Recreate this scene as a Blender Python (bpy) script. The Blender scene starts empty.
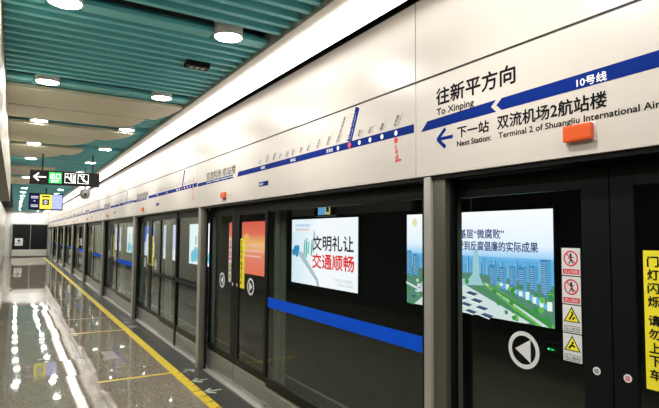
import bpy, bmesh, math, random
from mathutils import Vector, Matrix
random.seed(4)
S = bpy.context.scene
COL = S.collection
PI = math.pi

# ------------------------------------------------------------------ camera, world, exposure
CAM_H = 1.77
cd = bpy.data.cameras.new('camera')
cam = bpy.data.objects.new('camera', cd)
COL.objects.link(cam)
yaw, pitch, roll = math.radians(31.34), math.radians(3.38), math.radians(.46)
f = Vector((math.sin(yaw)*math.cos(pitch), math.cos(yaw)*math.cos(pitch), math.sin(pitch)))
r = Vector((math.cos(yaw), -math.sin(yaw), 0))
u = r.cross(f)
r2 = r*math.cos(roll) + u*math.sin(roll)
u2 = -r*math.sin(roll) + u*math.cos(roll)
cam.matrix_world = Matrix(((r2.x, u2.x, -f.x, 0), (r2.y, u2.y, -f.y, 0), (r2.z, u2.z, -f.z, CAM_H), (0, 0, 0, 1)))
cd.sensor_fit = 'HORIZONTAL'
cd.sensor_width = 36
cd.lens = 36*516/659
cd.clip_start = .02
S.camera = cam

w = bpy.data.worlds.new('station_air')
S.world = w
w.use_nodes = True
w.node_tree.nodes['Background'].inputs[0].default_value = (.8, .9, 1, 1)
w.node_tree.nodes['Background'].inputs[1].default_value = .02
S.view_settings.view_transform = 'Standard'
S.view_settings.look = 'None'
S.view_settings.gamma = 1
S.view_settings.exposure = 0.36
S.view_settings.use_curve_mapping = False
DOWN_E = 195.0      # emission of the ceiling downlights
BOX_E = 3.3        # emission of the linear light box
SCREEN_E = 1.2

# ------------------------------------------------------------------ materials
def mat(name, col=(.5, .5, .5), rough=.5, metal=0, emit=None, es=1, spec=None, coat=0):
    m = bpy.data.materials.new(name)
    m.use_nodes = True
    b = m.node_tree.nodes['Principled BSDF']
    b.inputs['Base Color'].default_value = (*col, 1)
    b.inputs['Roughness'].default_value = rough
    b.inputs['Metallic'].default_value = metal
    if spec is not None:
        b.inputs['Specular IOR Level'].default_value = spec
    if coat:
        b.inputs['Coat Weight'].default_value = coat
        b.inputs['Coat Roughness'].default_value = .08
    if emit:
        b.inputs['Emission Color'].default_value = (*emit, 1)
        b.inputs['Emission Strength'].default_value = es
    return m

def nodes(m):
    return m.node_tree.nodes, m.node_tree.links, m.node_tree.nodes['Principled BSDF']

def noise_mix(m, cols, scale=40, detail=4, pos=None, stretch=None, bump=0, kind='noise'):
    n, l, b = nodes(m)
    tc = n.new('ShaderNodeTexCoord')
    mp = n.new('ShaderNodeMapping')
    l.new(tc.outputs['Object'], mp.inputs[0])
    if stretch:
        mp.inputs['Scale'].default_value = stretch
    if kind == 'noise':
        t = n.new('ShaderNodeTexNoise')
        t.inputs['Scale'].default_value = scale
        t.inputs['Detail'].default_value = detail
        out = t.outputs['Fac']
    else:
        t = n.new('ShaderNodeTexVoronoi')
        t.inputs['Scale'].default_value = scale
        sx = n.new('ShaderNodeSeparateColor')
        l.new(t.outputs['Color'], sx.inputs[0])
        out = sx.outputs[0]
    l.new(mp.outputs[0], t.inputs['Vector'])
    cr = n.new('ShaderNodeValToRGB')
    pos = pos or [i/(len(cols)-1) for i in range(len(cols))]
    e = cr.color_ramp.elements
    while len(e) < len(cols):
        e.new(.5)
    for i, c in enumerate(cols):
        e[i].position = pos[i]
        e[i].color = (*c, 1)
    l.new(out, cr.inputs[0])
    l.new(cr.outputs[0], b.inputs['Base Color'])
    if bump:
        bp = n.new('ShaderNodeBump')
        bp.inputs['Strength'].default_value = bump
        bp.inputs['Distance'].default_value = .002
        l.new(out, bp.inputs['Height'])
        l.new(bp.outputs[0], b.inputs['Normal'])
    return m

M = {}
M['header'] = noise_mix(mat('header_enamel', rough=.32), [(.55, .50, .445), (.59, .54, .485)], 1.2, 2)
M['beige'] = noise_mix(mat('beige_panel', rough=.38), [(.84, .79, .60), (.88, .83, .65)], 1.5, 3)
M['beigewall'] = noise_mix(mat('beige_wall_panel', rough=.25), [(.50, .47, .38), (.57, .53, .43)], 2, 3)
M['teal'] = noise_mix(mat('teal_baffle', rough=.35), [(.17, .66, .74), (.21, .74, .81)], 3, 2)
M['black'] = mat('black_cavity', (.006, .006, .007), .7)
M['darkwall'] = noise_mix(mat('tunnel_wall_grey', rough=.7), [(.020, .024, .024), (.035, .04, .04)], 2.5, 4)
M['darkpanel'] = noise_mix(mat('dark_granite_wall', rough=.35), [(.03, .032, .03), (.055, .055, .05)], 3, 4)
M['steel'] = noise_mix(mat('brushed_steel', rough=.34, metal=.85), [(.33, .32, .28), (.42, .41, .36)], 30, 2, stretch=(1, 1, .05))
M['olive_steel'] = noise_mix(mat('olive_brushed_steel', rough=.4, metal=.8), [(.19, .185, .145), (.25, .245, .195)], 30, 2, stretch=(1, 1, .05))
M['steel_l'] = noise_mix(mat('bright_brushed_steel', rough=.4, metal=.6), [(.55, .53, .48), (.64, .62, .56)], 30, 2, stretch=(1, 1, .05))
M['kick'] = noise_mix(mat('ribbed_kick_steel', rough=.38, metal=.7), [(.38, .38, .36), (.46, .46, .43)], 30, 2, stretch=(1, .05, 1))
M['blackframe'] = mat('black_door_frame', (.006, .0075, .0075), .38, spec=.18)
M['trim'] = mat('aluminium_trim', (.62, .58, .52), .4, .2)
M['ink'] = mat('black_print', (.008, .008, .010), .9, spec=.1)
M['ink_grey'] = mat('grey_print', (.13, .125, .125), .8, spec=.1)
M['blue'] = mat('navy_stripe', (.004, .022, .18), .7, spec=.04)
M['white_print'] = mat('white_print', (.85, .85, .85), .5)
M['red_print'] = mat('red_print', (.70, .03, .06), .5)
M['orange'] = mat('orange_lamp_lens', (.58, .075, .01), .35, emit=(.9, .12, .01), es=.06)
M['orange2'] = mat('dark_orange_lens', (.40, .07, .02), .3)
M['white_disc'] = mat('white_film', (.72, .73, .72), .6)
M['yellow'] = noise_mix(mat('yellow_floor_line', rough=.35), [(.55, .40, .02), (.80, .60, .04)], 9, 4)
M['yellow_s'] = mat('yellow_sticker', (.90, .78, .03), .45)
M['green'] = mat('exit_green', (.01, .50, .09), .4, emit=(.01, .55, .10), es=.5)
M['signwhite'] = mat('sign_white_lit', (.9, .9, .9), .4, emit=(1, 1, 1), es=.8)
M['signblack'] = mat('sign_black_face', (.008, .006, .006), .5, spec=.15)
M['arrowfloor'] = mat('grey_green_arrow', (.42, .46, .36), .5)
M['arrowgrey'] = mat('grey_arrow', (.30, .31, .28), .5)
M['downlens'] = mat('downlight_lens', (.9, .9, .9), .4, emit=(1, .97, .93), es=DOWN_E)
M['diffuser'] = mat('light_box_diffuser', (.9, .9, .9), .4, emit=(1, .965, .92), es=BOX_E)
M['whitehousing'] = mat('white_lamp_housing', (.75, .75, .75), .4)
M['farwhite'] = mat('pale_end_panel', (.60, .60, .58), .4)
M['domegrey'] = mat('camera_grey', (.25, .25, .22), .35)
M['bluewall'] = noise_mix(mat('blue_film', rough=.7, spec=.04), [(.004, .075, .60), (.006, .10, .72)], 3, 2)
M['joint'] = mat('dark_joint', (.03, .028, .025), .6)

# polished speckled granite with hairline joints every .9 m
def granite(name, cols, pos, rough, jx=.9, jy=.9, jc=.6, scale=150, spec=.3, tilt=0):
    m = mat(name, rough=rough, spec=spec)
    n, l, b = nodes(m)
    g = n.new('ShaderNodeNewGeometry')
    v = n.new('ShaderNodeTexVoronoi')
    v.inputs['Scale'].default_value = scale
    l.new(g.outputs['Position'], v.inputs['Vector'])
    sc = n.new('ShaderNodeSeparateColor')
    l.new(v.outputs['Color'], sc.inputs[0])
    ns = n.new('ShaderNodeTexNoise')
    ns.inputs['Scale'].default_value = 1.3
    ns.inputs['Detail'].default_value = 5
    l.new(g.outputs['Position'], ns.inputs['Vector'])
    mx = n.new('ShaderNodeMath')
    mx.operation = 'MULTIPLY_ADD'
    mx.inputs[1].default_value = .75
    l.new(sc.outputs[0], mx.inputs[0])
    m2 = n.new('ShaderNodeMath')
    m2.operation = 'MULTIPLY'
    m2.inputs[1].default_value = .25
    l.new(ns.outputs['Fac'], m2.inputs[0])
    l.new(m2.outputs[0], mx.inputs[2])
    cr = n.new('ShaderNodeValToRGB')
    e = cr.color_ramp.elements
    while len(e) < len(cols):
        e.new(.5)
    for i, c in enumerate(cols):
        e[i].position = pos[i]
        e[i].color = (*c, 1)
    l.new(mx.outputs[0], cr.inputs[0])
    br = n.new('ShaderNodeTexBrick')
    br.offset = 0
    br.inputs['Scale'].default_value = 1
    br.inputs['Brick Width'].default_value = jx
    br.inputs['Row Height'].default_value = jy
    br.inputs['Mortar Size'].default_value = .003
    br.inputs['Mortar Smooth'].default_value = 0
    br.inputs['Color1'].default_value = (1, 1, 1, 1)
    br.inputs['Color2'].default_value = (.93, .93, .93, 1)
    br.inputs['Mortar'].default_value = (jc, jc, jc, 1)
    l.new(g.outputs['Position'], br.inputs['Vector'])
    mm = n.new('ShaderNodeMix')
    mm.data_type = 'RGBA'
    mm.blend_type = 'MULTIPLY'
    mm.inputs[0].default_value = 1
    l.new(cr.outputs[0], mm.inputs[6])
    l.new(br.outputs['Color'], mm.inputs[7])
    l.new(mm.outputs[2], b.inputs['Base Color'])
    if tilt:                       # every slab lies a hair out of level
        mp = n.new('ShaderNodeVectorMath')
        mp.operation = 'DIVIDE'
        mp.inputs[1].default_value = (jx, jy, 100)
        l.new(g.outputs['Position'], mp.inputs[0])
        fl_ = n.new('ShaderNodeVectorMath')
        fl_.operation = 'FLOOR'
        l.new(mp.outputs[0], fl_.inputs[0])
        wn = n.new('ShaderNodeTexWhiteNoise')
        wn.noise_dimensions = '3D'
        l.new(fl_.outputs[0], wn.inputs['Vector'])
        sb = n.new('ShaderNodeVectorMath')
        sb.operation = 'MULTIPLY_ADD'
        sb.inputs[1].default_value = (2*tilt, 2*tilt, 0)
        sb.inputs[2].default_value = (-tilt, -tilt, 1)
        l.new(wn.outputs['Color'], sb.inputs[0])
        nm = n.new('ShaderNodeVectorMath')
        nm.operation = 'NORMALIZE'
        l.new(sb.outputs[0], nm.inputs[0])
        l.new(nm.outputs[0], b.inputs['Normal'])
    return m
M['granite'] = granite('polished_granite', [(.08, .068, .048), (.205, .18, .135), (.36, .32, .25)], [.1, .45, .85], .035, .9, .9, .7, tilt=.005)
M['stone_pale'] = granite('pale_stone', [(.38, .36, .31), (.50, .47, .41), (.60, .57, .50)], [.1, .5, .9], .10, 9, .62)
M['stone_mid'] = granite('mid_grey_stone', [(.20, .185, .155), (.29, .27, .225), (.38, .35, .29)], [.1, .5, .9], .12, 9, .62)
M['edgezone'] = granite('charcoal_rubber_floor', [(.030, .031, .028), (.05, .05, .046), (.075, .075, .068)], [.1, .5, .9], .30, 9, 1.2)

def glass_mat(name, tint, ior=1.45, rough=.0):
    m = bpy.data.materials.new(name)
    m.use_nodes = True
    n, l = m.node_tree.nodes, m.node_tree.links
    n.clear()
    out = n.new('ShaderNodeOutputMaterial')
    mx = n.new('ShaderNodeMixShader')
    fr = n.new('ShaderNodeFresnel')
    fr.inputs['IOR'].default_value = ior
    tr = n.new('ShaderNodeBsdfTransparent')
    tr.inputs[0].default_value = (*tint, 1)
    gl = n.new('ShaderNodeBsdfGlossy')
    gl.inputs['Roughness'].default_value = rough
    gl.inputs['Color'].default_value = (.86, .95, .9, 1)
    geo = n.new('ShaderNodeNewGeometry')
    sub = n.new('ShaderNodeMath')
    sub.operation = 'SUBTRACT'
    sub.inputs[0].default_value = 1
    l.new(geo.outputs['Backfacing'], sub.inputs[1])
    mul = n.new('ShaderNodeMath')
    mul.operation = 'MULTIPLY'
    l.new(fr.outputs[0], mul.inputs[0])
    l.new(sub.outputs[0], mul.inputs[1])
    l.new(mul.outputs[0], mx.inputs[0])
    l.new(tr.outputs[0], mx.inputs[1])
    l.new(gl.outputs[0], mx.inputs[2])
    l.new(mx.outputs[0], out.inputs[0])
    return m
M['glass'] = glass_mat('screen_door_glass', (.86, .92, .88), 2.15)

def emis(name, col, s=1.0, grad=None):
    m = bpy.data.materials.new(name)
    m.use_nodes = True
    n, l = m.node_tree.nodes, m.node_tree.links
    n.clear()
    out = n.new('ShaderNodeOutputMaterial')
    e = n.new('ShaderNodeEmission')
    e.inputs[0].default_value = (*col, 1)
    e.inputs[1].default_value = s*SCREEN_E
    l.new(e.outputs[0], out.inputs[0])
    if grad:                       # a printed gradient, grad = (axis, lo, hi, [(pos, colour)...]) in object space
        ax, lo, hi, st = grad
        tc = n.new('ShaderNodeTexCoord')
        sp = n.new('ShaderNodeSeparateXYZ')
        mr = n.new('ShaderNodeMapRange')
        cr = n.new('ShaderNodeValToRGB')
        l.new(tc.outputs['Object'], sp.inputs[0])
        l.new(sp.outputs[ax], mr.inputs[0])
        mr.inputs[1].default_value = lo
        mr.inputs[2].default_value = hi
        l.new(mr.outputs[0], cr.inputs[0])
        el = cr.color_ramp.elements
        while len(el) < len(st):
            el.new(.5)
        for i, (p, c) in enumerate(st):
            el[i].position = p
            el[i].color = (*c, 1)
        l.new(cr.outputs[0], e.inputs[0])
    return m

# ------------------------------------------------------------------ mesh helpers
def link(name, bm, m, parent=None, smooth=False):
    me = bpy.data.meshes.new(name)
    bmesh.ops.recalc_face_normals(bm, faces=bm.faces)
    bm.to_mesh(me)
    bm.free()
    for mm in (m if isinstance(m, (list, tuple)) else [m]):
        me.materials.append(mm)
    if smooth:
        for p in me.polygons:
            p.use_smooth = True
    o = bpy.data.objects.new(name, me)
    COL.objects.link(o)
    if parent:
        o.parent = parent
    return o

def box(bm, x0, x1, y0, y1, z0, z1, bev=0, mi=0):
    vs = [bm.verts.new((x, y, z)) for x in (x0, x1) for y in (y0, y1) for z in (z0, z1)]
    fs = []
    for q in ((0, 1, 3, 2), (4, 6, 7, 5), (0, 4, 5, 1), (2, 3, 7, 6), (0, 2, 6, 4), (1, 5, 7, 3)):
        fc = bm.faces.new([vs[i] for i in q])
        fc.material_index = mi
        fs.append(fc)
    if bev:
        es = list({e for fc in fs for e in fc.edges})
        bmesh.ops.bevel(bm, geom=es, offset=bev, segments=2, affect='EDGES', profile=.7)

def B(*boxes, bev=0):
    bm = bmesh.new()
    for b_ in boxes:
        box(bm, *b_, bev=bev)
    return bm

def cyl(bm, c, r0, r1, z0, z1, seg=28, axis='Z', caps=True):
    ring = []
    for rr, z in ((r0, z0), (r1, z1)):
        vs = []
        for i in range(seg):
            a = 2*PI*i/seg
            p, q = rr*math.cos(a), rr*math.sin(a)
            v = {'Z': (c[0]+p, c[1]+q, z), 'X': (z, c[0]+p, c[1]+q), 'Y': (c[0]+p, z, c[1]+q)}[axis]
            vs.append(bm.verts.new(v))
        ring.append(vs)
    for i in range(seg):
        j = (i+1) % seg
        bm.faces.new((ring[0][i], ring[0][j], ring[1][j], ring[1][i]))
    if caps:
        bm.faces.new(ring[0][::-1])
        bm.faces.new(ring[1])

def lathe(bm, c, prof, seg=28):
    prev = None
    for rr, z in prof:
        vs = [bm.verts.new((c[0]+rr*math.cos(2*PI*i/seg), c[1]+rr*math.sin(2*PI*i/seg), c[2]+z)) for i in range(seg)]
        if prev:
            for i in range(seg):
                j = (i+1) % seg
                bm.faces.new((prev[i], prev[j], vs[j], vs[i]))
        prev = vs

def empty(name, loc=(0, 0, 0)):
    o = bpy.data.objects.new(name, None)
    o.location = loc
    o.empty_display_size = .1
    COL.objects.link(o)
    return o

def tag(o, label, cat, group=None, kind=None):
    if label: o['label'] = label
    if cat: o['category'] = cat
    if group: o['group'] = group
    if kind: o['kind'] = kind
    return o

def struct(o):
    o['kind'] = 'structure'
    return o

def dup(root, loc):
    kids = [c for c in KIDS(root)]
    r_ = root.copy()
    COL.objects.link(r_)
    r_.location = loc
    for c in kids:
        cc = c.copy()
        COL.objects.link(cc)
        cc.parent = r_
        for g in KIDS(c):
            gg = g.copy()
            COL.objects.link(gg)
            gg.parent = cc
    return r_
def KIDS(o):
    return [c for c in bpy.data.objects if c.parent == o]

# flat print helper: shapes given in (u, v) metres on a plane
class Flat:
    def __init__(s, o, u_, v_, n_):
        s.o, s.u, s.v, s.n = Vector(o), Vector(u_), Vector(v_), Vector(n_)
        s.bm = bmesh.new()
        s.k = 0
    def P(s, a, b_, lift=0):
        return s.o + s.u*a + s.v*b_ + s.n*lift
    def poly(s, pts, mi=0, lift=0):
        fc = s.bm.faces.new([s.bm.verts.new(s.P(a, b_, lift)) for a, b_ in pts])
        fc.material_index = mi
    def rect(s, a0, a1, b0, b1, mi=0, lift=0):
        s.poly([(a0, b0), (a1, b0), (a1, b1), (a0, b1)], mi, lift)
    def disc(s, a, b_, r_, mi=0, lift=0, n=24):
        s.poly([(a+r_*math.cos(2*PI*i/n), b_+r_*math.sin(2*PI*i/n)) for i in range(n)], mi, lift)
    def ring(s, a, b_, r0, r1, mi=0, lift=0, n=32):
        for i in range(n):
            t0, t1 = 2*PI*i/n, 2*PI*(i+1)/n
            s.poly([(a+r0*math.cos(t0), b_+r0*math.sin(t0)), (a+r1*math.cos(t0), b_+r1*math.sin(t0)),
                    (a+r1*math.cos(t1), b_+r1*math.sin(t1)), (a+r0*math.cos(t1), b_+r0*math.sin(t1))], mi, lift)
    def line(s, pts, wd, mi=0, lift=0):
        for (a0, b0), (a1, b1) in zip(pts, pts[1:]):
            d = Vector((a1-a0, b1-b0))
            if d.length == 0: continue
            d.normalize()
            nx, ny = -d.y*wd/2, d.x*wd/2
            ex, ey = d.x*wd*.2, d.y*wd*.2
            s.poly([(a0-ex+nx, b0-ey+ny), (a0-ex-nx, b0-ey-ny), (a1+ex-nx, b1+ey-ny), (a1+ex+nx, b1+ey+ny)], mi, lift)
    def text(s, txt, a, b_, h, wd=None, bold=0, mi=0, lift=0, rot=0, gap=1.0):
        """text whose box starts at (a, b_), is h tall and (if given) wd wide"""
        bold0, bold = bold*3.0, 0
        key = (txt, bold, gap)
        if key not in TXT:
            cu = bpy.data.curves.new('t', 'FONT')
            cu.body = txt
            cu.size = 1
            cu.offset = bold
            cu.resolution_u = 3
            cu.space_character = gap
            ob = bpy.data.objects.new('t', cu)
            COL.objects.link(ob)
            dg = bpy.context.evaluated_depsgraph_get()
            me = ob.evaluated_get(dg).to_mesh()
            TXT[key] = ([(v.co.x, v.co.y) for v in me.vertices], [list(p.vertices) for p in me.polygons])
            ob.evaluated_get(dg).to_mesh_clear()
            bpy.data.objects.remove(ob)
            bpy.data.curves.remove(cu)
        vs, fs = TXT[key]
        if not vs: return
        x0, x1 = min(v[0] for v in vs), max(v[0] for v in vs)
        y0, y1 = min(v[1] for v in vs), max(v[1] for v in vs)
        sy = h/(y1-y0)
        sx = wd/(x1-x0) if wd else sy
        c_, s_ = math.cos(rot), math.sin(rot)
        nv = []
        for x, y in vs:
            px, py = (x-x0)*sx, (y-y0)*sy
            nv.append((a+px*c_-py*s_, b_+px*s_+py*c_))
        k_ = bold0*h*.8
        offs = [(0, 0)] if not k_ else [(-k_, 0), (k_, 0), (0, k_), (0, -k_)]
        for q_, (ox, oy) in enumerate(offs):
            vv = [s.bm.verts.new(s.P(p_[0]+ox, p_[1]+oy, lift+q_*.00012)) for p_ in nv]
            for fc in fs:
                try:
                    q = s.bm.faces.new([vv[i] for i in fc])
                    q.material_index = mi
                except ValueError:
                    pass
    def build(s, name, mats, parent=None):
        me = bpy.data.meshes.new(name)
        s.bm.normal_update()
        for fc in s.bm.faces:
            if fc.normal.dot(s.n) < 0:
                fc.normal_flip()
        s.bm.to_mesh(me)
        s.bm.free()
        for mm in (mats if isinstance(mats, (list, tuple)) else [mats]):
            me.materials.append(mm)
        o = bpy.data.objects.new(name, me)
        COL.objects.link(o)
        o.parent = parent
        return o
TXT = {}
ORD = ['first', 'second', 'third', 'fourth', 'fifth', 'sixth', 'seventh', 'eighth', 'ninth', 'tenth', 'eleventh', 'twelfth',
       'thirteenth', 'fourteenth', 'fifteenth', 'sixteenth', 'seventeenth', 'eighteenth', 'nineteenth', 'twentieth',
       'twenty-first', 'twenty-second', 'twenty-third', 'twenty-fourth']

# ------------------------------------------------------------------ the shell
PITCH = 4.48
POST0 = 2.33
NB = 10                  # bays away from the camera; one more behind
YN, YF = -4.2, 43.0      # platform ends
WL = -.56                # left wall
HX = 2.10                # front of the header
PX = 2.21                # plane of the glass screens
TRACKX = 6.2

o = link('floor', B((-3.2, 2.155, YN, YF, -.12, 0)), M['granite']); struct(o)
# floor zones, each its own inlay
def inlay(name, x0, x1, y0, y1, m, z=.0015, label=None, cat='floor inlay'):
    o = link(name, B((x0, x1, y0, y1, .0003, z)), m)
    struct(o)
    return o
inlay('trim_1', 1.87, 2.15, -4, 42.8, M['edgezone'])

yl = empty('yellow_safety_line')
tag(yl, 'long yellow safety line painted on the floor in front of the screen doors', 'floor line')
bm = bmesh.new()
bm_d = bmesh.new()
box(bm, 1.76, 1.87, 5.86, 42.6, .0004, .003)
y = -3.0
while y < 5.86:
    box(bm, 1.76, 1.87, y, y+.012, .0004, .003)
    box(bm, 1.76, 1.87, y+.012, min(y+.20, 5.86), .0004, .003)
    y += .215
link('line_paint', bm, M['yellow'], yl)
olive = mat('worn_olive', (.20, .16, .02), .5)
for q in range(10):
    yy = 4.74+q*.215
    link('tactile_notch', B((1.825, 1.868, yy, yy+.02, .003, .0042)), olive, yl)
ys = [6.72, 10.12]
cr_l = tag(link('yellow_queue_line', B((.91, 1.755, 6.70, 6.75, .0004, .003)), M['yellow']), 'yellow queue line crossing the granite floor nearest the camera', 'floor line', 'queue lines')
tag(link('yellow_queue_line', B((.91, 1.755, 10.09, 10.13, .0004, .003)), M['yellow']), 'second yellow queue line crossing the floor, farther down the platform', 'floor line', 'queue lines')
for k_, yy in enumerate((11.75, 15.4, 20.7)):
    tag(link('pale_queue_line', B((.91, 1.755, yy, yy+.035, .0004, .0025)), mat('pale_line', (.34, .30, .2), .3)),
        'faint pale line across the granite, %s of three beyond the yellow ones' % ORD[k_], 'floor line', 'pale queue lines')

# ends and sides
o = link('wall_back', B((-3.3, 6.4, YN-.2, YN, -1.3, 3.6)), M['darkpanel']); struct(o)
o = link('ceiling', B((-3.3, 2.6, YN, YF, 3.5, 3.6)), mat('ceiling_slab', (.012, .02, .022), .8)); struct(o)
# left wall: far beige panelled length, near length set back beyond an opening
bm = bmesh.new()
y = 15.6
while y < YF-.05:
    box(bm, WL-.1, WL, y, min(y+1.49, YF), .12, 3.15, bev=.004)
    y += 1.5
o = link('wall_left', bm, M['beigewall']); struct(o)
o = link('wall_left', B((WL-.14, WL-.1, 15.6, YF, 0, 3.4)), M['joint']); struct(o)
o = link('baseboard_left', B((WL-.1, WL+.012, 15.6, YF, 0, .118)), mat('dark_skirting', (.05, .05, .045), .3)); struct(o)
o = link('wall_left', B((-3.2, -3.1, YN, 15.6, 0, 3.4)), M['darkpanel']); struct(o)
o = link('wall_left', B((-3.1, WL-.1, 15.5, 15.6, 0, 3.4)), M['beigewall']); struct(o)
# beam along the left of the ceiling
bm = bmesh.new()
y = YN
while y < 14.9:
    box(bm, -.56, -.124, y, min(y+1.875, 15.0), 2.52, 3.5, bev=.003)
    y += 1.88
o = link('trim_6', bm, noise_mix(mat('beam_cladding', rough=.5), [(.25, .23, .165), (.30, .275, .205)], 1.5, 3)); struct(o)

# far end
ew = struct(link('wall_far', B((-1, 3.0, YF, YF+.2, 0, 3.5)), M['farwhite']))
eb = tag(empty('end_doorway', (0, YF-.06, 0)), 'dark glazed doorway closing the far end of the platform, under the white beam', 'doorway')
link('dark_leaf', B((-.12, .98, -.05, 0, .52, 2.3), (1.0, 2.05, -.05, 0, .52, 2.3)), M['blackframe'], eb)
link('frame', B((-.2, -.12, -.08, 0, .08, 2.36), (.975, 1.005, -.07, -.05, .52, 2.3), (2.05, 2.12, -.08, 0, .08, 2.36), (-.12, 2.05, -.08, 0, 2.3, 2.36)), M['steel'], eb)
link('low_panel', B((-.12, 2.05, -.2, 0, .06, .52), bev=.01), M['steel_l'], eb)
fs = Flat((.05, -.055, .8), (1, 0, 0), (0, 0, 1), (0, -1, 0))
fs.rect(0, .48, 0, .52)
fs.rect(.06, .42, .14, .18, 1, .002)
fs.disc(.24, .34, .1, 1, .002)
fs.build('notice', [M['white_disc'], M['ink_grey']], eb)

# ------------------------------------------------------------------ screen door row
posts = [POST0 + PITCH*k for k in range(-1, NB-1)]     # the first is behind the camera
# sill
sl = tag(link('door_sill', B((2.158, 2.285, YN, YF-.1, -.12, .012), bev=.003), M['steel_l']), 'long bright steel sill along the foot of the screen doors', 'sill')

def make_post():
    p = empty('screen_door_post')
    link('steel_cladding', B((2.13, 2.195, -.125, .03, .0, 2.118), bev=.004), M['olive_steel'], p)
    link('inner_column', B((2.29, 2.33, -.06, .12, .02, 2.098), bev=.003), M['steel_l'], p)
    link('cover_strip', B((2.106, 2.129, -.026, .033, .0, 2.118), bev=.004), M['steel_l'], p)
    link('black_jamb', B((2.165, 2.19, -.145, -.127, .014, 2.098), bev=.003), M['blackframe'], p)
    return p
def make_leaf(sign):           # sign +1: arrow points away from camera (left leaf); -1 right leaf. origin at leaf centre foot
    L = .960 if sign > 0 else .885
    h = L/2
    t = empty('sliding_door_leaf')
    x0, x1 = PX+.02, PX+.055
    bm = bmesh.new()
    box(bm, x0, x1, -h, -h+(.13 if sign > 0 else .06), .26, 2.098)
    box(bm, x0, x1, h-(.014 if sign > 0 else .10), h, .26, 2.098)
    box(bm, x0+.001, x1-.001, -h+.05, h-.0145, 1.99, 2.098)
    box(bm, x0+.001, x1-.001, -h+.05, h-.0145, .26, .34)
    link('door_frame', bm, M['blackframe'], t)
    link('glass_pane', B((x0+.010, x0+.020, -h+.055, h-(.0145 if sign > 0 else .06), .335, 1.992)), M['glass'], t)
    bm = bmesh.new()
    box(bm, x0+.002, x1, -h+.004, h-.004, .02, .255)
    z = .05
    while z < .235:
        box(bm, x0-.004, x0+.004, -h+.03, h-.03, z, z+.012)
        z += .026
    link('kick_plate', bm, M['kick'], t)
    # direction mark on the glass
    fl = Flat((x0+.008, 0, 1.19), (0, -1, 0), (0, 0, 1), (-1, 0, 0))
    c = 0.016 if sign > 0 else 0.0
    fl.ring(c, 0, .072, .094)
    d = -1 if sign > 0 else 1
    fl.poly([(c+d*.052, 0), (c-d*.042, .058), (c-d*.042, -.058)])
    fl.build('direction_mark', M['white_disc'], t)
    # small round button on the meeting stile
    yb = (-h+.07) if sign > 0 else (h-.06)
    bm = bmesh.new()
    cyl(bm, (yb, 1.175), .017, .017, x0-.004, x0-.0005, 20, 'X')
    bt = link('round_badge', bm, M['white_disc'], t)
    fl = Flat((x0-.0045, yb, 1.175), (0, -1, 0), (0, 0, 1), (-1, 0, 0))
    fl.ring(0, 0, .006, .010, n=16)
    fl.line([(-.006, -.006), (.006, .006)], .003)
    fl.build('badge_mark', M['red_print'] if sign < 0 else M['ink_grey'], bt)
    if sign > 0:
        make_stickers(t, -h+.129, x0+.007)
    else:
        make_yellow(t, h-.130, x0+.007)
    return t
def make_stickers(t, yedge, x):
    # four safety stickers in a column; the column's right edge is at yedge
    wd, hh = .095, .128
    names = ['禁止倚靠', '禁止翻越', '当心夹手', '当心触电']
    for i in range(4):
        zt = 1.715 - i*.133
        fl = Flat((x, yedge+.015+wd, zt-hh), (0, -1, 0), (0, 0, 1), (-1, 0, 0))
        fl.rect(0, wd, 0, hh, 0)
        cx, cy = wd/2, hh*.62
        if i < 2:
            fl.ring(cx, cy, .030, .037, 1, .0008)
            # little figure
            fl.disc(cx, cy+.018, .006, 2, .0006, 10)
            fl.line([(cx, cy+.012), (cx+(.004 if i else 0), cy-.006)], .009, 2, .0006)
            fl.line([(cx, cy-.006), (cx-.010, cy-.024)], .005, 2, .0006)
            fl.line([(cx, cy-.006), (cx+.010, cy-.022)], .005, 2, .0006)
            fl.line([(cx-.012, cy+(.012 if i else 0)), (cx+.014, cy+.006)], .004, 2, .0006)
            fl.line([(cx-.023, cy+.023), (cx+.023, cy-.023)], .006, 1, .001)
            fl.rect(.006, wd-.006, .006, .030, 1, .0006)
            fl.text(names[i], .013, .010, .016, wd-.026, 0, 0, .001)
        else:
            fl.poly([(cx-.042, cy-.030), (cx+.042, cy-.030), (cx, cy+.042)], 2, .0006)
            fl.poly([(cx-.034, cy-.026), (cx+.034, cy-.026), (cx, cy+.033)], 3, .0008)
            if i == 2:
                fl.line([(cx-.012, cy-.018), (cx+.004, cy+.006), (cx+.002, cy+.018)], .008, 2, .001)
                fl.line([(cx+.004, cy-.016), (cx+.014, cy-.006)], .008, 2, .001)
            else:
                fl.disc(cx+.002, cy+.008, .006, 2, .001, 10)
                fl.line([(cx-.016, cy-.018), (cx-.002, cy-.002), (cx+.012, cy-.010)], .009, 2, .001)
            fl.rect(.008, wd-.008, .005, .007, 2, .0006)
            fl.rect(.008, wd-.008, .030, .032, 2, .0006)
            fl.rect(.008, .010, .005, .032, 2, .0006)
            fl.rect(wd-.010, wd-.008, .005, .032, 2, .0006)
            fl.text(names[i], .013, .010, .016, wd-.026, 0, 2, .001)
        s_ = fl.build('warning_sticker', [M['white_disc'], M['red_print'], M['ink'], M['yellow_s']], t)
        s_['label'] = ['red and white no leaning sticker', 'red and white no climbing sticker', 'yellow triangle pinch warning sticker', 'yellow triangle hazard warning sticker'][i]
def make_yellow(t, ytop, x):
    fl = Flat((x, ytop, 1.15), (0, -1, 0), (0, 0, 1), (-1, 0, 0))
    fl.rect(0, .13, 0, .565, 0)
    zz = .545
    for i, ch in enumerate('门灯闪烁请勿上下车'):
        if i == 4:
            zz -= .022
        ch_h = .046 if i != 8 else .046
        zz -= ch_h
        fl.text(ch, .016, zz, ch_h-.004, .044, .012, 1, .001)
        zz -= .0085
    fl.build('yellow_notice', [M['yellow_s'], M['ink']], t)

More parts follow.
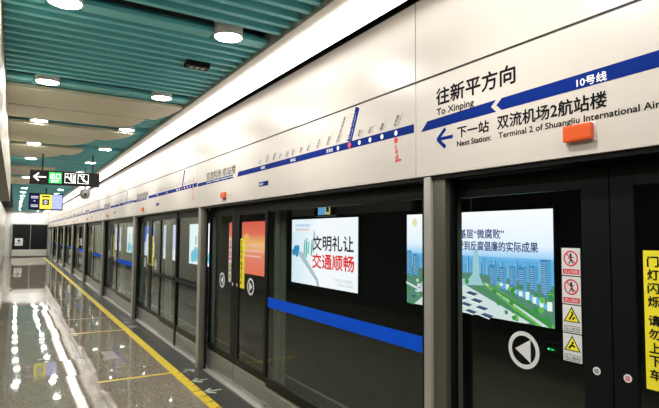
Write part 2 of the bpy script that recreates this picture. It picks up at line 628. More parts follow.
def make_fixed(mid):
    t = empty('fixed_glass_screen')          # origin at post centre of the bay's camera side; local y from .11 to 2.53
    y0, y1 = .038, 2.553
    x0, x1 = PX-.01, PX+.03
    bm = bmesh.new()
    box(bm, x0, x1, y0, y0+.115, .30, 2.098)
    box(bm, x0, x1, y1-.06, y1, .30, 2.098)
    box(bm, x0+.001, x1-.001, y0+.04, y1-.06, 2.0, 2.098)
    box(bm, x0+.001, x1-.001, y0+.04, y1-.06, .25, .335)
    if mid:
        box(bm, x0-.012, x1, 1.40, 1.47, .02, 2.098)
    link('frame', bm, M['blackframe'], t)
    if mid:
        link('glass_pane', B((x0+.012, x0+.022, y0+.05, 1.41, .33, 2.005)), M['glass'], t)
        link('glass_pane', B((x0+.012, x0+.022, 1.46, y1-.07, .33, 2.005)), M['glass'], t)
    else:
        link('glass_pane', B((x0+.012, x0+.022, y0+.05, y1-.07, .33, 2.005)), M['glass'], t)
    bm = bmesh.new()
    segs = [(y0, 1.395), (1.475, y1)] if mid else [(y0, y1)]
    for a, b_ in segs:
        box(bm, x0+.002, x1, a+.003, b_-.003, .02, .245)
        z = .05
        while z < .225:
            box(bm, x0-.004, x0+.004, a+.03, b_-.03, z, z+.012)
            z += .026
    link('kick_plate', bm, M['kick'], t)
    # steel column standing behind the glass at the far jamb
    link('inner_column', B((2.29, 2.32, y1-.10, y1-.04, .02, 2.10), (2.36, 2.40, y1-.10, y1-.04, .02, 2.10), (2.30, 2.39, y1-.05, y1-.04, .02, 2.10), bev=.004), M['steel_l'], t)
    if mid:
        for a, b_ in ((y0+.06, 1.39), (1.48, y1-.08)):
            link('push_bar', B((x0-.03, x0-.012, a, b_, 1.02, 1.07), (x0-.012, x0+.0, a, a+.03, 1.03, 1.06), (x0-.012, x0+.0, b_-.03, b_, 1.03, 1.06), bev=.003), M['blackframe'], t)
    else:
        link('blue_film_strip', B((x0+.0085, x0+.0105, y0+.116, y1-.072, 1.035, 1.135)), M['bluewall'], t)
    return t

names_k = lambda k: 'nearest the camera' if k == 0 else '%s one counted from the camera' % ORD[k]
post0 = make_post(); leafL = make_leaf(1); leafR = make_leaf(-1); fixA = make_fixed(False); fixB = make_fixed(True)
usedp = False
seen = {}
def inst(proto, loc):
    if proto.name not in seen:
        seen[proto.name] = 1
        proto.location = loc
        return proto
    return dup(proto, loc)
for k, yb in enumerate(posts):
    kk = k-1
    place = 'beside the big direction sign' if kk == 0 else ('at the right edge, hidden behind the view' if kk < 0 else '%s of the row counted from the camera' % ORD[kk])
    if kk >= 0:
        p = inst(post0, (0, yb, 0))
        tag(p, 'brushed steel screen door post, ' + place, 'post', 'screen door posts')
    if kk >= 0:
        nm = ORD[kk]
        p = inst(leafL, (0, yb-.072-.48, 0))
        tag(p, ('glass sliding door leaf with a left pointing mark and four warning stickers, nearest doorway' if kk == 0 else
                'left glass sliding leaf with left pointing mark, %s doorway from the camera' % nm), 'sliding door', 'left leaves of the screen doors')
        p = inst(leafR, (0, yb-1.038-.4425, 0))
        tag(p, ('glass sliding door leaf with the large yellow notice at the right edge of the view' if kk == 0 else
                'right glass sliding leaf with right pointing mark, %s doorway from the camera' % nm), 'sliding door', 'right leaves of the screen doors')
    if k < len(posts) and kk >= 0 and kk < NB-1:
        pr_ = fixB if kk == 1 else fixA
        p = inst(pr_, (0, yb, 0))
        tag(p, ('largest fixed glass panel with the white courtesy advertisement behind it' if kk == 0 else
                'glazed emergency screen panel split by a black middle stile, second bay from the camera' if kk == 1 else
                'fixed glass screen panel, %s bay from the camera' % nm), 'glass screen', 'fixed glass screens')

# header: upper fascia and lower covers with their printing
o = link('wall_right', B((HX, 2.4, YN, YF, 2.724, 3.228)), M['header']); struct(o)
bm = B((HX-.0008, HX, 2.425, 2.433, 2.724, 3.228))
for k in range(-1, 10):
    y = 2.43+PITCH*k
    if k: box(bm, HX-.0008, HX, y, y+.006, 2.724, 3.228)
struct(link('trim_7', bm, mat('panel_gap', (.25, .23, .2), .6)))
struct(link('trim_8', B((HX+.006, 2.4, YN, YF, 2.712, 2.724)), M['joint']))
struct(link('wall_right', B((2.42, 2.6, YN, YF, 2.13, 3.5)), M['black']))
struct(link('trim_9', B((HX+.015, 2.42, YN, YF, 2.10, 2.122)), M['blackframe']))

STATIONS = ['新平', '刘家碾', '儒林路', '五津', '花桥', '新津', '花源', '黄水', '应天寺', '双流西', '双流机场2航站楼', '双流机场1航站楼', '金花', '华兴', '簇锦', '太平园']
STY = [4.815, 4.644, 4.482, 4.35, 4.203, 4.084, 3.932, 3.806, 3.637, 3.478, 3.329, 3.17, 3.04, 2.91, 2.772, 2.622]
ENG = ['Xinping', 'Liujianian', 'Rulin Road', 'Wujin', 'Huaqiao', 'Xinjin', 'Huayuan', 'Huangshui', 'Yingtian Temple', 'Shuangliu West', 'Terminal 2', 'Terminal 1', 'Jinhua', 'Huaxing', 'Cujin', 'Taipingyuan']
def cover_box(parent):
    link('cover_plate', B((HX, 2.38, -4.474, 0, 2.124, 2.711), bev=.003), M['header'], parent)
    bm = bmesh.new()
    return parent
def prt(t, name, m, fn, x=HX-.0008, lift=0):
    fl = Flat((x-lift, 0, 0), (0, -1, 0), (0, 0, 1), (-1, 0, 0))
    fn(fl)
    return fl.build(name, m, t)
def make_map_cover():          # origin at the far end y = 0, runs to -4.474 towards the camera
    t = empty('header_cover_panel')
    cover_box(t)
    e = 6.905
    U = lambda y_: e-y_         # u grows towards the camera
    z0, z1 = 2.403, 2.457
    st = prt(t, 'blue_stripe', M['blue'], lambda fl: fl.poly([(U(5.43), z0), (U(2.445), z0+.004), (U(2.445), z1+.004), (U(5.40), z1)]))
    pl = prt(t, 'name_underline', M['blue'], lambda fl: fl.rect(.02, U(5.56), z0-.002, z0+.042))
    lb_ = prt(t, 'direction_label', M['blue'], lambda fl: fl.rect(U(4.83), U(4.60), 2.246, 2.292))
    prt(t, 'station_name', M['ink'], lambda fl: fl.text('双流机场1航站楼', U(6.52), z1-.005, .10, 1.03, .005))
    prt(pl, 'english_name', M['white_print'], lambda fl: fl.text('Terminal 1 of Shuangliu International Airport', U(6.52), z0+.008, .026, 1.0, .01, 0, .001))
    for a, s_ in ((4.78, '新津区'), (4.13, '双流区'), (3.50, '武侯区')):
        prt(st, 'district_name', M['white_print'], lambda fl: fl.text(s_, U(a), z0+.016, .026, .10, .01, 0, .001))
    prt(lb_, 'label_lettering', M['white_print'], lambda fl: fl.text('往新平', U(4.82), 2.256, .026, .10, .01, 0, .001))
    for i, y_ in enumerate(STY):
        if y_ < 3.4:
            if i == 11:
                d = prt(st, 'stop_dot', M['red_print'], lambda fl: fl.disc(U(3.17), (z0+z1)/2+.002, .022, 0, .0012, 16))
                fl = Flat((HX-.0026, 0, 0), (0, -1, 0), (0, 0, 1), (-1, 0, 0))
                d['label'] = 'red ringed stop dot'
            else:
                prt(st, 'stop_dot', M['white_print'], lambda fl: fl.disc(U(y_), (z0+z1)/2+.003, .017, 0, .001, 16))
    rot = math.radians(57)
    for i, y_ in enumerate(STY):
        if i == 11: continue
        n_ = len(STATIONS[i])
        hh = .026
        def nm_(fl):
            fl.text(STATIONS[i], U(y_)-.006, z1+.016, hh, hh*n_, .01, 0, 0, rot)
            fl.text(ENG[i], U(y_)+.022, z1+.014, .014, .014*len(ENG[i])*.62, 0, 0, 0, rot)
        prt(t, 'stop_name', M['ink_grey'], nm_)
    # highlighted current station
    a, h_ = U(3.175), .25
    dx = h_/math.tan(rot)*.62
    cb = prt(t, 'current_stop_box', M['blue'], lambda fl: fl.poly([(a-.028, z1+.012), (a+.034, z1-.002), (a+.034+dx, z1+h_-.022), (a-.006+dx-.01, z1+h_)]))
    r2_ = math.atan2(h_, dx)
    def cn(fl):
        fl.text('双流机场1航站楼', a-.002, z1+.018, .024, .215, .0, 0, .0012, r2_)
        fl.text('Shuangliu Terminal 1', a+.024, z1+.012, .011, .20, 0, 0, .0012, r2_)
    prt(cb, 'current_stop_name', M['white_print'], cn)
    prt(t, 'transfer_dot', M['red_print'], lambda fl: fl.disc(U(2.622), z0-.018, .02, 0, .0005, 16))
    def tm(fl):
        for i, ch in enumerate('七号线'):
            fl.text(ch, U(2.622)-.018+i*.006, z0-.075-i*.036, .03, .034, .01)
        fl.line([(U(2.60)-.03, z0-.155), (U(2.60)+.03, z0-.15)], .012)
    prt(t, 'transfer_name', M['red_print'], tm)
    return t
def make_direction_cover():
    t = empty('header_cover_panel')
    cover_box(t)
    e = 2.424
    U = lambda y_: e-y_
    st = prt(t, 'blue_stripe', M['blue'], lambda fl: fl.poly([(U(2.379), 2.398), (U(1.80), 2.409), (U(1.835), 2.441), (U(1.80), 2.472), (U(2.322), 2.455)]))
    st = prt(t, 'blue_stripe', M['blue'], lambda fl: fl.poly([(U(1.765), 2.411), (U(.2), 2.440), (U(.2), 2.512), (U(1.765), 2.473), (U(1.80), 2.442)]))
    cy = 2.331
    def ar(fl):
        fl.line([(U(2.115), cy), (U(2.225), cy)], .020)
        fl.line([(U(2.232), cy+.001), (U(2.172), cy+.052)], .022, 0, .0002)
        fl.line([(U(2.232), cy-.001), (U(2.172), cy-.052)], .022, 0, .0004)
    prt(t, 'blue_arrow', M['blue'], ar)
    prt(t, 'direction_name', M['ink'], lambda fl: fl.text('往新平方向', U(2.243), 2.533, .098, .563, .012))
    prt(t, 'next_station_heading', M['ink'], lambda fl: fl.text('下一站', U(2.076), 2.315, .062, .226, .012))
    prt(t, 'next_station_name', M['ink'], lambda fl: fl.text('双流机场2航站楼', U(1.795), 2.314, .071, .575, .011))
    prt(t, 'direction_english', M['ink'], lambda fl: fl.text('To Xinping', U(2.239), 2.462, .050, .287, .012))
    prt(t, 'heading_english', M['ink'], lambda fl: fl.text('Next Station:', U(2.078), 2.267, .030, .240, .02))
    prt(t, 'station_english', M['ink'], lambda fl: fl.text('Terminal 2 of Shuangliu International Airport', U(1.787), 2.259, .038, .86, .011))
    prt(st, 'line_name', M['white_print'], lambda fl: fl.text('10号线', U(1.352), 2.427, .040, .135, .010, 0, .001))
    return t
dirc = make_direction_cover()
dirc.location = (0, 2.424, 0)
tag(dirc, 'white header cover with large direction lettering and next station line on a blue stripe', 'header panel')
mapc = make_map_cover()
for j in range(0, 9):
    yb = 2.43+PITCH*(j+1)-.006
    p = mapc if j == 0 else dup(mapc, (0, 0, 0))
    p.location = (0, yb, 0)
    tag(p, 'white header cover with blue route map, ' + ('beside the large direction panel' if j == 0 else '%s route map counted from the camera' % ORD[j]), 'header panel', 'route map header covers')

# orange door lamps under each door, on the header
def make_lamp():
    t = empty('door_indicator_lamp')
    link('lamp_base', B((HX-.006, HX-.0005, -.072, .072, -.042, .04), bev=.002), M['whitehousing'], t)
    bm = bmesh.new()
    box(bm, HX-.034, HX-.006, -.066, .066, -.037, .036, bev=.010)
    link('orange_lens', bm, M['orange'], t)
    return t
lamp = make_lamp()
for kk in range(0, 9):
    yb = POST0+PITCH*kk-.99
    p = lamp if kk == 0 else dup(lamp, (0, 0, 0))
    p.location = (0, yb, 2.222)
    tag(p, 'rectangular orange lamp on the header, ' + ('largest and nearest, under the airport lettering' if kk == 0 else 'over the %s doorway from the camera' % ORD[kk]), 'lamp', 'orange door lamps')
# little speaker grille specks on the header beside each lamp farther on
# ------------------------------------------------------------------ linear light box
lb = tag(empty('linear_light_box'), 'continuous glowing white light box running along the ceiling above the header', 'light box')
ZB = 3.22
bm = bmesh.new()
box(bm, 1.632, 1.73, YN, YF-.02, ZB-.006, 3.34)
box(bm, 1.98, 2.0, YN, YF-.02, ZB-.006, 3.34)
box(bm, 1.73, 1.98, YN, YF-.02, 3.27, 3.34)
link('housing', bm, M['trim'], lb)
link('diffuser', B((1.731, 1.979, YN+.01, YF-.04, ZB-.03, ZB+.02), bev=.008), M['diffuser'], lb)

# ------------------------------------------------------------------ ceiling bays
SP = 2.045
slots = [3.61+SP*i for i in range(-4, 21)]
def slats_panel(y0, y1, name='baffle_ceiling_panel'):
    bm = bmesh.new()
    n = int(round((y1-y0)/.1475))
    st = (y1-y0)/n
    for i in range(n):
        c = y0+st*(i+.5)
        box(bm, -.12, 1.625, c-.024, c+.024, -.0, .125)
    return bm
BZ = 3.24
proto = link('baffle_ceiling_panel', slats_panel(.14, SP-.16), M['teal'])
pf = None
cellnames = []
beige_cells = {1: 'A', 2: 'B', 5: 'C'}
first = True
idx = 0
for i, ys_ in enumerate(slots[:-1]):
    ci = i-4        # cell 0 starts at y = 3.40
    if ys_ + SP > 42.8 or ys_ < -4.2: continue
    p = proto if first else proto.copy()
    if not first: COL.objects.link(p)
    first = False
    p.location = (0, ys_, BZ if ci not in (1, 2, 5) else BZ+.012)
    tag(p, 'teal slatted ceiling section ' + ('just beyond the nearest pair of downlights' if ci == 0 else
        ('%s section beyond the one by the nearest downlights' % ORD[ci-1]) if ci > 0 else
        'above the camera, %s section before the nearest downlights' % ORD[-ci-1]), 'ceiling panel', 'teal slatted ceiling sections')
# edge channels on both sides of every light slot (deep teal flat strips)
pr2 = link('slot_edge_strip', B(*[(a, b_, -.005, .13, 0, .03) for a, b_ in ((-.12, .109), (.331, 1.194), (1.416, 1.625))]+[(-.12, 1.625, .112, .13, .03, .10)]), M['teal'])
first = True
k_ = 0
for i, ys_ in enumerate(slots):
    if ys_ > 42.5 or ys_ < -4 or i-4 in (2, 3): continue
    p = pr2 if first else pr2.copy()
    if not first: COL.objects.link(p)
    first = False
    p.location = (0, ys_, BZ+.004)
    tag(p, 'flat teal strip at the ceiling slot holding ' + (('the nearest visible pair of downlights' if i == 4 else 'the %s pair of downlights beyond the nearest' % ORD[i-5]) if i >= 4 else 'downlights overhead, %s row before the nearest visible' % ORD[3-i]), 'ceiling strip', 'teal slot strips')
    k_ += 1

# beige leaf-ended metal ceiling panels
def leaf_panel(y0, y1, xa, xb, shape, label, x_l=-.135):
    """xa: reach at y0, xb: reach at y1, shape: bulge"""
    bm = bmesh.new()
    pts = [(x_l, y0), (xa, y0)]
    n = 14
    for i in range(1, n+1):
        t = i/n
        pts.append((xa+(xb-xa)*(t**shape), y0+(y1-y0)*t))
    pts.append((x_l, y1))
    lo = [bm.verts.new((x, y_, BZ-.03)) for x, y_ in pts]
    hi = [bm.verts.new((x, y_, BZ+.008)) for x, y_ in pts]
    bm.faces.new(lo[::-1]); bm.faces.new(hi)
    for i in range(len(pts)):
        j = (i+1) % len(pts)
        bm.faces.new((lo[i], lo[j], hi[j], hi[i]))
    o = link('beige_ceiling_panel', bm, M['beige'])
    tag(o, label, 'ceiling panel', 'beige metal ceiling panels')
s1, s2, s3 = 5.655, 7.70, 9.745
leaf_panel(s1+.27, s1+1.08, 1.60, 1.47, 1.8, 'widest beige ceiling panel reaching almost to the light box, nearest of the beige panels')
leaf_panel(s1+1.125, s1+1.83, 1.37, 1.14, 2.6, 'second beige ceiling panel from the camera, just behind the widest one')
leaf_panel(s2+.15, s2+.98, 1.43, 1.14, 2.5, 'third beige ceiling panel from the camera, beyond the third row of downlights')
leaf_panel(s2+1.0, s2+1.83, 1.02, .72, 2.0, 'fourth beige ceiling panel from the camera, with a curved end')
leaf_panel(s3+.15, s3+.98, .98, .84, 2.5, 'fifth beige ceiling panel from the camera, with a narrow curved end')
leaf_panel(s3+1.0, s3+1.65, .68, .35, 2.0, 'sixth beige ceiling panel from the camera, short and rounded')
for q, (a, b_, c1, c2) in enumerate([(13.2, 14.1, .75, .70), (14.2, 15.1, .72, .60), (16.0, 17.0, .55, .45), (17.1, 18.0, .5, .4)]):
    leaf_panel(a, b_, c1, c2, 1.5, 'far beige ceiling panel seen left of the hanging exit sign, %s of four going away' % ORD[q], -.135 if a < 15 else WL)

# downlights
def make_down():
    t = empty('downlight')
    bm = bmesh.new()
    lathe(bm, (0, 0, 0), [(.096, .006), (.104, 0), (.106, .004), (.106, .276), (.0, .276)], 32)
    link('housing', bm, M['whitehousing'], t, True)
    bm = bmesh.new()
    lathe(bm, (0, 0, 0), [(.0005, .004), (.06, .0045), (.096, .0075), (.096, .012)], 32)
    link('lens', bm, M['downlens'], t, True)
    return t
dl = make_down()
first = True
for i, ys_ in enumerate(slots):
    if ys_ > 42.5 or ys_ < -3.5: continue
    for q, xx in enumerate((.22, 1.305)):
        p = dl if first else dup(dl, (0, 0, 0))
        first = False
        p.location = (xx, ys_, 3.222)
        ci = i-4
        row = 'nearest visible row' if ci == 0 else ('%s row beyond the nearest' % ORD[ci-1] if ci > 0 else '%s row back overhead' % ORD[-ci-1])
        tag(p, 'round ceiling downlight, %s of its pair, %s' % ('left' if q == 0 else 'right', row), 'downlight', 'round ceiling downlights')

# small dark ceiling indicator between the baffles
t = tag(empty('ceiling_indicator', (1.30, 4.37, 3.205)), 'small black box with three dim lamps set among the teal ceiling slats', 'indicator')
link('case', B((-.10, .10, -.055, .055, 0, .05), bev=.004), M['signblack'], t)
bm = bmesh.new()
for q in (-.05, 0, .05):
    box(bm, q-.016, q+.016, -.02, .006, -.004, 0)
link('lamp_lens', bm, M['whitehousing'], t)

# ------------------------------------------------------------------ hanging signs
SY = 10.8
t = tag(empty('hanging_exit_sign', (0, SY, 0)), 'black hanging sign with white left arrow, green exit block and escalator pictograms', 'sign')
X0, X1, Z0, Z1 = .198, 1.36, 2.645, 2.905
link('sign_case', B((X0, X1, -.04, .04, Z0, Z1), bev=.004), M['signblack'], t)
bm = bmesh.new()
for xx in (X0+.2, X1-.12):
    cyl(bm, (xx, 0), .012, .012, Z1, 3.5, 10)
link('hanger_rod', bm, M['blackframe'], t)
NF = lambda lift=0: Flat((X0, -.0415-lift, Z0), (1, 0, 0), (0, 0, 1), (0, -1, 0))
cy = .135
fl = NF()
fl.line([(.07, cy), (.255, cy)], .022)
fl.line([(.065, cy), (.14, cy+.068)], .024, 0, .0002)
fl.line([(.065, cy), (.14, cy-.068)], .024, 0, .0004)
fl.build('left_arrow', M['signwhite'], t)
def pict(fl, a):
    for (a0, a1, b0, b1) in ((a, a+.185, .045, .053), (a, a+.185, .22, .228), (a, a+.008, .045, .228), (a+.177, a+.185, .045, .228)):
        fl.rect(a0, a1, b0, b1)
fl = NF(); pict(fl, .565)
fl.line([(.58, .155), (.625, .155), (.69, .075), (.74, .075)], .022)
fl.disc(.672, .195, .014); fl.line([(.672, .175), (.672, .12)], .026)
fl.disc(.715, .185, .014); fl.line([(.715, .165), (.715, .10)], .026)
fl.disc(.612, .2, .012)
fl.build('moving_stair_symbol', M['signwhite'], t)
fl = NF(); pict(fl, .785)
fl.line([(.80, .195), (.835, .195), (.925, .085), (.96, .085)], .016)
fl.disc(.885, .19, .015); fl.line([(.88, .17), (.865, .14)], .016)
fl.line([(.84, .15), (.90, .08)], .01)
fl.build('stair_symbol', M['signwhite'], t)
fl = Flat((X0, -.0415, Z0), (1, 0, 0), (0, 0, 1), (0, -1, 0))
fl.rect(.305, .515, .03, .235)
fl.build('exit_block', M['green'], t)
fl = Flat((X0, -.043, Z0), (1, 0, 0), (0, 0, 1), (0, -1, 0))
fl.text('出口', .33, .105, .11, .16, .004)
fl.text('EXIT', .35, .045, .045, .12, .006)
fl.build('exit_lettering', M['signwhite'], t)

PYS = 19.5
t = tag(empty('platform_display', (0, PYS, 0)), 'small hanging passenger display with a yellow middle block beyond the exit sign', 'display')
X0, X1, Z0, Z1 = .357, 1.355, 2.50, 3.05
link('display_case', B((X0, X1, -.06, .06, Z0, Z1), bev=.006), M['signblack'], t)
bm = bmesh.new(); cyl(bm, ((X0+X1)/2, 0), .02, .02, Z1, 3.5, 12)
link('hanger_rod', bm, M['blackframe'], t)
E_dk = emis('display_dark', (.012, .012, .05)); E_y = emis('display_yellow', (.75, .66, .08)); E_b = emis('display_lilac', (.36, .40, .78)); E_w = emis('display_white', (.7, .7, .8)); E_k = emis('display_black', (.01, .01, .02))
fl = Flat((X0, -.0615, Z0), (1.19, 0, 0), (0, 0, 1.22), (0, -1, 0))
fl.rect(.02, .265, .03, .42, 0); fl.rect(.265, .56, .03, .42, 1); fl.rect(.56, .815, .03, .42, 2)
for q, (wd_, zz) in enumerate(((.17, .35), (.17, .31), (.05, .23), (.17, .12), (.17, .08))):
    fl.rect(.14-wd_/2, .14+wd_/2, zz, zz+.018, 3, .001)
fl.rect(.33, .49, .14, .29, 4, .001); fl.disc(.41, .215, .05, 3, .002, 14); fl.rect(.37, .45, .20, .23, 4, .003); fl.rect(.32, .50, .35, .385, 4, .001)
for q in range(4): fl.rect(.59, .78, .08+q*.08, .085+q*.08, 3, .001)
fl.build('display_picture', [E_dk, E_y, E_b, E_w, E_k], t)

# surveillance camera on a drop rod under the ceiling
t = tag(empty('surveillance_camera', (1.335, 12.9, 2.66)), 'grey surveillance camera hanging between the exit sign and the header', 'camera')
bm = bmesh.new(); lathe(bm, (0, 0, 0), [(.001, -.13), (.06, -.115), (.095, -.07), (.105, -.01), (.105, .06), (.07, .09), (.02, .1), (.02, .18), (.001, .18)], 20)
link('camera_dome', bm, M['domegrey'], t, True)
bm = bmesh.new(); cyl(bm, (0, 0), .015, .015, .17, .84, 10)
link('drop_rod', bm, M['domegrey'], t)
bm = bmesh.new(); cyl(bm, (0, -.03), .028, .028, -.125, -.09, 16, 'Y')
link('camera_lens', bm, M['blackframe'], t)

# ------------------------------------------------------------------ floor marks
def floor_arrow(x, y_, ang, s_, m, label):
    fl = Flat((x, y_, .0032), (math.cos(ang), math.sin(ang), 0), (-math.sin(ang), math.cos(ang), 0), (0, 0, 1))
    fl.line([(-.10*s_, 0), (.08*s_, 0)], .034*s_)
    fl.line([(.10*s_, 0), (.0*s_, .10*s_)], .034*s_)
    fl.line([(.10*s_, 0), (.0*s_, -.10*s_)], .034*s_)
    o = fl.build('floor_arrow', m)
    tag(o, label, 'floor arrow', 'queue arrows on the floor')
PA = math.radians
floor_arrow(1.98, 6.72, PA(20), .9, M['arrowgrey'], 'faded grey arrow pointing to the doors, upper one of the near group of three')
floor_arrow(1.975, 6.22, PA(180), .95, M['arrowfloor'], 'pale arrow pointing to the yellow line, middle one of the near group of three')
floor_arrow(1.975, 5.74, PA(180), .95, M['arrowfloor'], 'pale arrow pointing to the yellow line, nearest arrow on the floor')
floor_arrow(1.985, 11.35, PA(0), .85, M['arrowgrey'], 'grey arrow, farthest of the second group beside the yellow line')
floor_arrow(1.985, 10.9, PA(180), .9, M['arrowfloor'], 'pale arrow, middle of the second group beside the yellow line')
floor_arrow(1.985, 10.35, PA(180), .9, M['arrowfloor'], 'pale arrow, nearest of the second group beside the yellow line')

def cover_plate(x, y_, ry, label, framed=False):
    t = empty('floor_cover', (x, y_, 0))
    bm = bmesh.new()
    cyl(bm, (0, 0), ry, ry, .0018, .0034, 28)
    link('cover_lid', bm, M['joint'], t)
    bm = bmesh.new()
    for q in range(-1, 2):
        box(bm, -ry*.55, ry*.55, q*ry*.45-ry*.1, q*ry*.45+ry*.1, .0034, .0042)
    link('lid_mark', bm, M['stone_pale'], t)
    tag(t, label, 'floor cover', 'floor covers')
cover_plate(.35, 14.55, .07, 'small round dark floor cover, farthest on the left of the platform')
cover_plate(.37, 8.3, .075, 'small round dark floor cover, nearest one in view on the left')
cover_plate(.43, 4.9, .08, 'round dark floor cover below the view, seen mirrored in the large pane')
cover_plate(.31, 11.75, .07, 'small round dark floor cover, middle one on the left of the platform')
o = tag(link('floor_patch', B((1.16, 1.33, 7.85, 8.4, .0006, .0022)), mat('pale_square', (.30, .27, .24), .25)), 'pale square patch on the brown granite between the yellow queue lines', 'floor label')  # thin square, a little paler than the granite around it

# ------------------------------------------------------------------ beyond the screens: track and advertisements
struct(link('wall_track', B((TRACKX, 6.4, YN, YF, -1.3, 3.6)), M['darkwall']))
struct(link('floor', B((2.3, 6.4, YN, YF, -1.3, -1.2)), M['darkwall']))
struct(link('wall_platform_edge', B((2.155, 2.29, YN, YF, -1.2, -.125)), M['darkwall']))
struct(link('ceiling', B((2.6, 6.4, YN, YF, 3.3, 3.5)), M['black']))
struct(link('wall_far', B((2.3, 6.4, YF, YF+.2, -1.3, 3.5)), M['black']))
r_t = tag(empty('track_rails', (0, 0, -1.2)), 'pair of dark steel running rails in the track bed', 'rails')
link('rail', B((3.25, 3.32, YN, YF, 0.001, .16)), M['steel'], r_t)
link('rail', B((4.68, 4.75, YN, YF, 0.001, .16)), M['steel'], r_t)

def screen(yc, label, draw, mats, name='advert_screen'):
    t = empty(name, (TRACKX-.06, yc, .555))
    link('screen_case', B((-.02, .058, -1.545, 1.545, -.04, 1.625), bev=.008), M['blackframe'], t)
    fl = Flat((-.022, 1.50, 0), (0, -1, 0), (0, 0, 1), (-1, 0, 0))
    draw(fl)
    p = fl.build('screen_picture', mats, t)
    tag(t, label, 'screen', 'advertisement screens on the track wall')
    return t
W_, H_ = 3.0, 1.585
# 1: courtesy notice
def d1(fl):
    fl.rect(0, W_, 0, H_, 0)
    fl.poly([(0, .72), (.4, .68), (1.25, .12), (1.30, .0), (1.42, .0), (1.36, .16), (.55, .78), (0, .84)], 1, .001)
    fl.poly([(0, 1.25), (.5, 1.35), (1.1, 1.585), (0, 1.585)], 5, .001)
    for (a, b_, r_) in ((.22, .82, .12), (.12, .76, .09), (.33, .86, .09), (.28, .72, .08)):
        fl.disc(a, b_, r_, 2, .0015+a*.001, 12)
    for (a, b_, h_, mi) in ((.66, .70, .30, 3), (.76, .66, .38, 6), (.86, .75, .2, 3), (1.02, .72, .28, 6), (1.12, .80, .42, 1)):
        fl.line([(a, b_), (a+.03, b_+h_)], .07, mi, .002)
        fl.disc(a+.035, b_+h_+.05, .035, mi, .002, 10)
    fl.line([(1.05, .8), (1.2, 1.25)], .02, 6, .002)
    fl.text('文明礼让', 1.10, .84, .34, 1.74, .010, 4, .003)
    fl.text('交通顺畅', 1.08, .42, .34, 1.78, .012, 7, .003)
    fl.text('双流机场1航站楼站', .16, 1.40, .07, .8, 0, 2, .003)
    fl.text('地铁10号线', .2, 1.30, .06, .7, 0, 7, .003)
    fl.text('文明出行从我做起', 2.05, .17, .07, .75, 0, 1, .003)
    fl.text('文明出行从我做起', 2.2, .08, .06, .65, 0, 1, .003)
m1 = [emis('ad_pale', (.75, .82, .90), 1, (1, -1.5, 1.5, [(0, (.92, .86, .97)), (.55, (.98, .90, 1)), (1, (.68, .78, .92))])),
      emis('ad_grey', (.42, .50, .58)), emis('ad_blue', (.03, .25, .50)), emis('ad_teal', (.10, .50, .52)), emis('ad_ink', (.015, .02, .035)),
      emis('ad_haze', (.84, .85, .98)), emis('ad_green', (.12, .42, .35)), emis('ad_red', (.75, .03, .03))]
